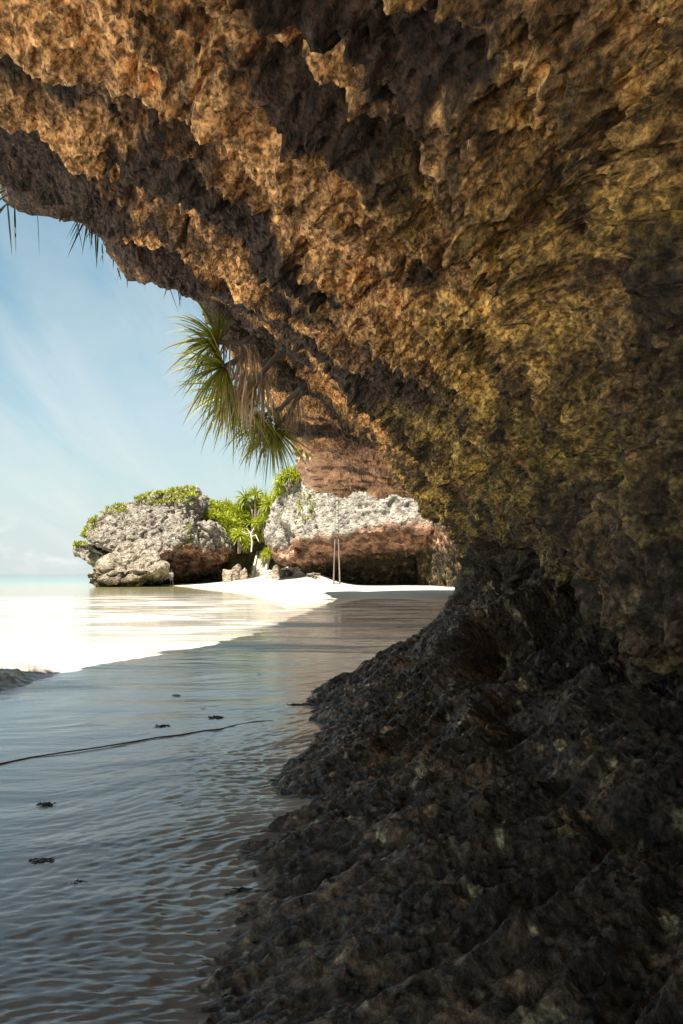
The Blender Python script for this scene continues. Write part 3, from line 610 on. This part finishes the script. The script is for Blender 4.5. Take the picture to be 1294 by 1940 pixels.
for px, py, Yd, s_, k, lb in SP:
    o = pr[k] if k not in used else copy_tree(pr[k]); used.add(k)
    c = at(px, py, Yd); o.location = (c.x, c.y, c.z - 1.4 * s_ * 1.2); o.scale = (s_ * 1.2,) * 3; o.rotation_euler = (0, 0, rnd.uniform(0, 6.28)); 
    tag(o, lb, 'screw pine', 'screw pines on the far slope')
# leafy bushes that fill the slope between them
def bush(label, px, py, Yd, rx, rz, n):
    c = at(px, py, Yd); r = empty('bush', c); tag(r, label, 'bush', 'bushes on the far slope'); sp = []
    for k in range(n):
        a, b_ = rnd.uniform(0, 6.28), math.asin(rnd.uniform(-.5, 1)); q_ = rnd.uniform(.55, 1.0) + .12 * math.sin(3 * a) + .1 * math.sin(5 * b_ + a)
        o_ = Vector((math.cos(a) * math.cos(b_) * rx * q_, math.sin(a) * math.cos(b_) * rx * .7 * q_, math.sin(b_) * rz * q_))
        sp.append((o_, o_.normalized() + Vector((rnd.gauss(0, .5), rnd.gauss(0, .5), rnd.gauss(.3, .4))), rnd.uniform(.35, .8), .13, 1.0))
    leaf_obj('foliage', sp, M_far, r, 3)
    V, Q = tube([Vector((0, 0, -rz - .4)), Vector((.1, 0, -rz * .3)), Vector((0, 0, rz * .3))], [.1, .08, .04], 6); link('stem', np_mesh('s', V, Q, True), M_stem, r)
for a_ in [('bright yellow-green bush tumbling over the right shoulder of the headland', 395, 990, 84, 2.0, 1.5, 1900),
           ('bush above the dark cleft between headland and stairs', 425, 1000, 85, 2.1, 1.7, 1900),
           ('darker bush on the skyline right of the headland', 408, 970, 90, 2.6, 1.3, 1700),
           ('bush below the tallest crown, left of the bare branches', 452, 992, 87, 2.3, 2.0, 2000),
           ('bush filling the slope under the tallest crown', 486, 982, 88, 2.4, 2.3, 2000),
           ('bush at the foot of the white cliff above the stairs', 508, 1000, 86, 1.8, 2.2, 1500)]: bush(*a_)
# bare grey branches
c = at(476, 1010, 80); pts = []
parts = [tube([Vector((0, 0, -2.2)), Vector((.1, 0, -1)), Vector((-.1, 0, 0)), Vector((-.5, 0, .5))], [.09, .08, .07, .04], 6),
         tube([Vector((0.05, 0, -.4)), Vector((.5, 0, -.2)), Vector((.9, -.1, -1))], [.06, .06, .04], 6),
         tube([Vector((-.05, 0, 0)), Vector((.3, 0, .5)), Vector((.3, 0, .9))], [.06, .05, .03], 6),
         tube([Vector((.05, 0, .1)), Vector((-.6, 0, -.1)), Vector((-1.1, -.1, .2))], [.05, .05, .03], 6)]
V, Q = merge(parts); o = link('bare_branches', np_mesh('b', V, Q, True), plain('bleached_wood', (.5, .46, .4), .8)); o.location = c
tag(o, 'bleached bare branches forking among the screw pines above the stairs', 'branch')
# green mats on the headland
from mathutils.bvhtree import BVHTree
def surf_pts(obj, test, n):
    me = obj.data; N_ = len(me.polygons); out = []
    c = np.empty(N_ * 3, np.float32); me.polygons.foreach_get('center', c); c = c.reshape(-1, 3)
    nn = np.empty(N_ * 3, np.float32); me.polygons.foreach_get('normal', nn); nn = nn.reshape(-1, 3)
    idx = np.where(test(c, nn))[0]
    if len(idx) == 0: return []
    ch = np.random.RandomState(len(idx)).choice(idx, n)
    return [(Vector(c[i]), Vector(nn[i])) for i in ch]
def proj(c): return 647 + F * c[:, 0] / c[:, 1], 1087 - F * (c[:, 2] - CAM_Z) / c[:, 1]
def mat_on(name, label, test, n, ln=.42, mat=M_far, obj=head, cat='shrub'):
    pts = surf_pts(obj, test, n)
    if not pts: print('no pts', label); return
    base = sum((p for p, _ in pts), Vector()) / len(pts); r = empty(name, base); tag(r, label, cat, 'green shrubs on the headland'); s = []
    for p, n_ in pts:
        for k in range(2):
            d = n_ * .6 + Vector((rnd.gauss(0, .6), rnd.gauss(0, .6), .7 + rnd.gauss(0, .3))); s.append((p - base - n_ * .05, d, ln * rnd.uniform(.5, 1.3), .16, .9))
    leaf_obj('foliage', s, mat, r, 2)
def tmask(x0, x1, f):
    def t(c, nn):
        px, py = proj(c); return (px > x0) & (px < x1) & f(px, py, nn) 
    return t
mat_on('shrub', 'long mat of yellow-green shrubs covering the top of the grey headland', tmask(256, 372, lambda px, py, n: (n[:, 2] > 0.15) & (py < 957 - (px - 256) * .02)), 2600, .5)
mat_on('shrub', 'dark green shrub on the left shoulder of the headland', tmask(192, 238, lambda px, py, n: (n[:, 2] > 0.15) & (py < 976)), 420, .42)
mat_on('shrub', 'small green shrub on the headland below the tiny palm', tmask(163, 186, lambda px, py, n: (py < 1008) & (n[:, 2] > .1)), 130, .4)
mat_on('shrub', 'green shrub on top of the leftmost nose of the headland', tmask(138, 164, lambda px, py, n: (py < 1036) & (n[:, 2] > -.1)), 300, .4)
mat_on('shrub', 'yellow creeping plant running down the headland below its green top', tmask(346, 362, lambda px, py, n: (py > 990) & (py < 1046) & (n[:, 1] < -.1)), 110, .3)
mat_on('shrub', 'small green plants clinging to the white face under the overhang', tmask(560, 596, lambda px, py, n: (py > 935) & (py < 990) & (n[:, 1] < 0)), 90, .5, M_far, fc)
r = empty('small_palm', at(178, 1003, 77)); tag(r, 'tiny spiky palm on the left skyline of the headland', 'palm')
leaf_obj('crown', rosette((0, 0, 1.0), (0, 0, 1), 40, .8, .08, 1.7, .9), M_leaf, r, 4)
V, Q = tube([(0, 0, -.4), (.05, 0, .5), (0, 0, 1.0)], [.08, .06, .05], 6); link('trunk', np_mesh('t', V, Q, True), M_stem, r)

# ---------------------------------------------------------------- stairs, wall, swing, person
def box(x0, x1, y0, y1, z0, z1):
    V = np.array([(x, y, z) for x in (x0, x1) for y in (y0, y1) for z in (z0, z1)], float)
    Q = np.array([(0, 1, 3, 2), (4, 6, 7, 5), (0, 4, 5, 1), (2, 3, 7, 6), (0, 2, 6, 4), (1, 5, 7, 3)]); return V, Q
M_conc = plain('pale_concrete', (.40, .37, .31), .85, .2, 3, .02)
sc_ = at(491, 1087, 84); sz = float(sand_z(np.array([sc_.x]), np.array([84.]))[0])
r = empty('stairs', (sc_.x, 84, sz - .1)); tag(r, 'straight flight of pale concrete stairs rising from the beach between parapets', 'stairs')
NS = 18
V, Q = merge([box(-.62, .62, i * .3, 6.0, i * .2, i * .2 + .2 if i < NS - 1 else i * .2 + .2) for i in range(NS)]); link('steps', np_mesh('s', V, Q, False), M_conc, r)
for sgn in (-1, 1):
    V = np.array([(sgn * .66, -.2, -.3), (sgn * .66, 6, -.3), (sgn * .66, 6, NS * .2 + .75), (sgn * .66, -.2, .75),
                  (sgn * .86, -.2, -.3), (sgn * .86, 6, -.3), (sgn * .86, 6, NS * .2 + .75), (sgn * .86, -.2, .75)])
    Q = np.array([(0, 1, 2, 3), (4, 7, 6, 5), (0, 3, 7, 4), (1, 5, 6, 2), (3, 2, 6, 7), (0, 4, 5, 1)]); link('parapet', np_mesh('p', V, Q, False), M_conc, r)
def rubble(name, label, cells, size, cat, mat, group=None, seed=1):
    """a low dry-stone mass: squashed irregular stones in one mesh"""
    rr = random.Random(seed); bm = bmesh.new(); base = Vector(cells[0])
    for c in cells:
        m4 = Matrix.Translation(Vector(c) - base) @ Matrix.Rotation(rr.uniform(0, 3), 4, 'Z') @ Matrix.Diagonal((size * rr.uniform(.7, 1.2), size * rr.uniform(.6, 1), size * rr.uniform(.5, .8), 1))
        g_ = bmesh.ops.create_icosphere(bm, subdivisions=2, radius=1, matrix=m4)
        for v in g_['verts']: v.co += Vector((rr.gauss(0, .05), rr.gauss(0, .05), rr.gauss(0, .05))) * size * 2
    me = bpy.data.meshes.new(name); bm.to_mesh(me); bm.free(); o = link(name, me, mat); o.location = base; tag(o, label, cat, group); return o
M_stone = plain('beach_stone', (.46, .40, .33), .9, .4, 4, .05)
cells = []
for i in range(26):
    for k in range(4):
        c = at(503 + i * 3.6, 1084, 74 - i * .25); gz = float(sand_z(np.array([c.x]), np.array([c.y]))[0]); cells.append((c.x + rnd.uniform(-.1, .1), c.y + k * .12, gz + k * .27))
rubble('stone_wall', 'low pale dry-stone wall along the foot of the far cliff right of the stairs', cells, .24, 'wall', M_stone)
STN = [(447, 1068, 83, .45, 'large pale rock at the left foot of the stairs'), (462, 1076, 82, .3, 'smaller pale rock close to the left parapet of the stairs'), (432, 1080, 80, .45, 'flat brown rock at the mouth of the dark cleft'),
       (524, 1068, 72, .35, 'rough rock on top of the low wall under the small screw pine'), (541, 1083, 70, .45, 'dark rock on the sand in front of the low wall')]
for i, (px, py, Yd, s_, lb) in enumerate(STN):
    c = at(px, py, Yd); gz = float(sand_z(np.array([c.x]), np.array([c.y]))[0])
    pts = [Vector((c.x + s_ * 1.5 * math.cos(a) * rnd.uniform(.7, 1), c.y + s_ * math.sin(a), gz - .2 + max(c.z - gz + s_, .5) * t)) for a in [k * 1.05 for k in range(6)] for t in (0, rnd.uniform(.5, 1))]
    o = hull_rock('beach_rock', [pts], .10, col_far(-9, -9, (.32, .27, .21) if i != 4 else (.2, .17, .13)), lambda co, nn: .12 * fbm(co, 1.6, 4, .6, 3., True), M_pale); tag(o, lb, 'rock', 'loose rocks on the far beach')
# driftwood and sunbed-like pile near the swing
c = at(594, 1099, 58); c.z = float(sand_z(np.array([c.x]), np.array([c.y]))[0])
rr = random.Random(5); parts = []
for k in range(9):
    a = rr.uniform(0, 3.14); l_ = rr.uniform(.3, .75); h_ = .08 + .05 * k
    parts.append(tube([Vector((-math.cos(a) * l_, -math.sin(a) * l_ * .4, h_)), Vector((0, 0, h_ + .05)), Vector((math.cos(a) * l_, math.sin(a) * l_ * .4, h_ + rr.uniform(0, .15)))], [.05, .07, .04], 7))
V, Q = merge(parts); o = link('driftwood', np_mesh('d', V, Q, True), plain('wet_driftwood', (.13, .11, .09), .8, .6, 3)); o.location = c
tag(o, 'small heap of dark driftwood on the shaded sand left of the swing', 'driftwood')
# swing
SY = 37.4; top = 5.9; sx0, sx1 = -.33, -.15; seat_z = .80
r = empty('swing', (-.26, SY, seat_z)); tag(r, 'rope swing with pale pinkish ropes hanging from the far edge of the overhang', 'swing')
M_rope = plain('pale_rope', (.90, .72, .66), .8, .1, 20); M_thin = plain('thin_dark_rope', (.16, .12, .10), .8)
M_seat = plain('white_seat', (.78, .74, .68), .6)
V, Q = box(-.22, .22, -.11, .11, -.03, .03); o = link('seat', np_mesh('s', V, Q, False), M_seat, r); bv = o.modifiers.new('b', 'BEVEL'); bv.width = .012
for sgn in (-1, 1):
    j = Vector((sgn * .10, 0, 2.45))
    V, Q = tube([j, Vector((sgn * .07, 0, top + .5 - seat_z))], [.012, .012]); link('upper_rope', np_mesh('r', V, Q, True), M_thin, r)
    for s2 in (-1, 1):
        V, Q = tube([Vector((sgn * (.19 if s2 < 0 else .15), s2 * .09, 0)), j], [.026, .026]); link('rope', np_mesh('r', V, Q, True), M_rope, r)
# person
def person(loc, label):
    r = bpy.data.meshes.new('person'); bm = bmesh.new()
    J = {'pel': (0, 0, .95, .13), 'waist': (0, 0, 1.1, .12), 'chest': (0, 0, 1.33, .14), 'neck': (0, 0, 1.5, .055), 'head0': (0, -.01, 1.58, .075), 'head1': (0, -.01, 1.7, .085),
         'sl': (-.17, 0, 1.42, .06), 'el': (-.24, .02, 1.15, .042), 'wl': (-.23, -.07, .92, .03), 'hl': (-.23, -.09, .84, .028),
         'sr': (.17, 0, 1.42, .06), 'er': (.25, .02, 1.16, .042), 'wr': (.2, -.14, 1.0, .03), 'hr': (.16, -.2, .97, .028),
         'hpl': (-.09, 0, .9, .095), 'kl': (-.10, -.04, .5, .06), 'al': (-.10, .02, .09, .04), 'tl': (-.11, -.14, .04, .035),
         'hpr': (.09, 0, .9, .095), 'kr': (.13, .0, .5, .06), 'ar': (.15, .1, .09, .04), 'tr': (.17, -.04, .04, .035)}
    E_ = [('pel', 'waist'), ('waist', 'chest'), ('chest', 'neck'), ('neck', 'head0'), ('head0', 'head1'), ('chest', 'sl'), ('sl', 'el'), ('el', 'wl'), ('wl', 'hl'), ('chest', 'sr'), ('sr', 'er'), ('er', 'wr'), ('wr', 'hr'),
          ('pel', 'hpl'), ('hpl', 'kl'), ('kl', 'al'), ('al', 'tl'), ('pel', 'hpr'), ('hpr', 'kr'), ('kr', 'ar'), ('ar', 'tr')]
    vs = {k: bm.verts.new(v[:3]) for k, v in J.items()}
    for a, b in E_: bm.edges.new((vs[a], vs[b]))
    for s_ in 'lr':                                   # fingers and thumb
        hx_, hy_, hz_ = J['h' + s_][:3]
        for k in range(5):
            f1 = bm.verts.new((hx_ + (k - 2) * .016, hy_ - .02, hz_ - .05)); bm.edges.new((vs['h' + s_], f1)); vs[f'f{s_}{k}'] = f1; J[f'f{s_}{k}'] = (0, 0, 0, .009)
    bm.verts.index_update(); keys = list(vs.keys()); bm.to_mesh(r); bm.free()
    o = link('person', r, plain('skin', (.10, .055, .035), .6)); md = o.modifiers.new('skin', 'SKIN'); 
    for k, v in zip(keys, r.skin_vertices[0].data): v.radius = (J[k][3],) * 2
    r.skin_vertices[0].data[0].use_root = True
    o.modifiers.new('sub', 'SUBSURF').levels = 2; o.modifiers['sub'].render_levels = 2; o.location = loc; tag(o, label, 'person')
    def shell(name, secs, mat):
        V, Q = [], []; n = 16
        for (cx, cy, cz, rx, ry) in secs:
            for k in range(n): a = 2 * math.pi * k / n; V.append((cx + rx * math.cos(a), cy + ry * math.sin(a), cz))
        for i in range(len(secs) - 1):
            for k in range(n): Q.append((i * n + k, i * n + (k + 1) % n, (i + 1) * n + (k + 1) % n, (i + 1) * n + k))
        return link(name, np_mesh(name, np.array(V), np.array(Q), True), mat, o)
    m, nt, p = new_mat('striped_cloth'); tc = N(nt, 'ShaderNodeTexCoord'); wv = N(nt, 'ShaderNodeTexWave', bands_direction='Z', i_Scale=3.2); L(nt, tc.outputs['Object'], wv.inputs[0])
    L(nt, ramp(nt, wv.outputs[0], [(.45, .03), (.55, .35)]), p.inputs['Base Color']); p.inputs['Roughness'].default_value = .9
    shell('shirt', [(0, 0, .98, .19, .15), (0, 0, 1.15, .18, .145), (0, 0, 1.38, .23, .155), (0, 0, 1.46, .19, .12), (0, 0, 1.50, .08, .075)], m)
    sh = plain('dark_shorts', (.03, .03, .04), .9)
    shell('shorts', [(0, 0, .98, .185, .14), (0, 0, .82, .2, .15), (.01, 0, .6, .21, .15)], sh)
    shell('hair', [(0, .01, 1.64, .098, .1), (0, .01, 1.72, .1, .1), (0, .01, 1.79, .06, .06), (0, .01, 1.8, .005, .005)], plain('dark_hair', (.01, .01, .01), .8))
    return o
c = at(325, 1105, 76.5); gz = float(sand_z(np.array([c.x]), np.array([c.y]))[0])
person((c.x, c.y, max(gz, 0) - .0), 'person in a striped top standing in the shade behind the tan boulder')

# ---------------------------------------------------------------- things in the near water
M_weed = plain('wet_seaweed', (.035, .026, .016), .3, .5, 30)
def weed(label, px, py, size, n, flat=.25, seed=0):
    Yd = F * CAM_Z / (py - 1087); rr = random.Random(seed); c = at(px, py, Yd); c.z = .004
    parts = []
    for k in range(n * 3):
        a = rr.uniform(0, 6.28); l_ = size * rr.uniform(.25, 1.0) * (1.05 if k % 7 == 0 else .8); an = a; p_ = Vector((rr.gauss(0, size * .35), rr.gauss(0, size * .2), size * flat * rr.uniform(0, 1))); pts = []
        cur = rr.uniform(-1.2, 1.2)
        for t in range(5):
            pts.append(p_.copy()); an += cur; p_ = p_ + Vector((math.cos(an) * l_ / 4, math.sin(an) * l_ / 5, -p_.z * .3 + rr.uniform(-.02, .05) * size))
        w_ = size * rr.uniform(.05, .12); parts.append(tube(pts, [w_, w_ * .9, w_ * .8, w_ * .6, w_ * .2], 6))
    V, Q = merge(parts); o = link('seaweed', np_mesh('w', V, Q, True), M_weed); o.location = c; tag(o, label, 'seaweed', 'seaweed scraps in the shallow water'); return o
weed('round tangle of black seaweed nearest the left edge of the water', 88, 1526, .045, 26, .22, 1)
weed('limp strand of seaweed just under the surface at lower left', 80, 1632, .06, 9, .1, 2)
weed('faint scrap of seaweed right of the limp strand at lower left', 150, 1672, .04, 6, .1, 3)
weed('dark flat seaweed scrap above the right half of the rope', 408, 1361, .085, 12, .12, 4)
weed('tiny seaweed scrap highest in the shaded water', 335, 1318, .05, 8, .1, 5)
weed('tiny seaweed dot between the other scraps above the rope', 385, 1344, .03, 6, .1, 6)
weed('tiny seaweed dot right of the middle of the shaded water', 492, 1279, .03, 6, .1, 7)
weed('small seaweed dot below the right part of the rope', 375, 1478, .02, 6, .1, 8)
weed('flattened streak of weed left of the dark flat scrap', 310, 1377, .08, 5, .05, 9)
weed('knot of weed at the end of the rope by the rock', 560, 1337, .10, 9, .15, 10)
pts = []
for px, py in [(-60, 1462), (0, 1449), (60, 1436), (120, 1427), (190, 1417), (250, 1407), (300, 1398), (340, 1394), (385, 1386), (420, 1382), (450, 1374), (485, 1368), (518, 1366)]:
    Yd = F * CAM_Z / (py - 1087); v = at(px, py, Yd); v.z = .006; pts.append(v)
b0 = pts[0].copy(); V, Q = tube([p - b0 for p in pts], [.006, .007, .005, .006, .0055, .006, .005, .007, .006, .005, .004, .004] + [.002], 7)
o = link('rope', np_mesh('rope', V, Q, True), plain('sodden_rope', (.09, .075, .06), .5)); o.location = b0; tag(o, 'long thin dark rope lying in the shaded shallow water', 'rope')
# froth and churned weed of a small spent wave at the left edge
fx = np.linspace(-5.6, -2.55, 320); fy = np.linspace(6.6, 9.9, 260); X, Y = np.meshgrid(fy, fx, indexing='ij')[::-1]
P = np.stack([X.ravel(), Y.ravel(), 0 * X.ravel()], 1); x, y = P[:, 0], P[:, 1]
edge = np.minimum(sstep(0.0, .35, (y - 6.8) - (x + 5.0) * .62 + .22 * fbm(P, 1.6, 3)), sstep(9.75, 9.2, y + .25 * fbm(P, 1.2, 3))) * sstep(-3.7, -4.2, x + .2 * fbm(P, 2, 3, .5, 4.))
rl = fbm(rot(P + .1 * perlin(P * 2)[:, None], 28, 1.2, 4.2), 1.0, 4, .55, 9., True)
P[:, 2] = -.04 + edge * (.10 + .11 * rl + .05 * fbm(P, 3.5, 3) + .03 * fbm(P, 9, 3, .6))
cc = mixa(L3(.30, .27, .25) + 0 * P, L3(.70, .67, .63) + 0 * P, sstep(-.1, .5, fbm(P, 2.5, 4, .6, 3.))); cc = mixa(cc, L3(.20, .14, .09), sstep(.2, .4, fbm(P, 1.3, 4, .6, 13.)))
m, nt, p = new_mat('churned_foam'); a_ = N(nt, 'ShaderNodeAttribute', attribute_name='tint'); L(nt, a_.outputs['Color'], p.inputs['Base Color']); p.inputs['Roughness'].default_value = .3
o = link('foam', np_mesh('foam', P, grid_faces(len(fy), len(fx)), True, cc), m); tag(o, 'grey-brown churned foam of a spent wave at the left edge of the shade', 'foam', kind='stuff')
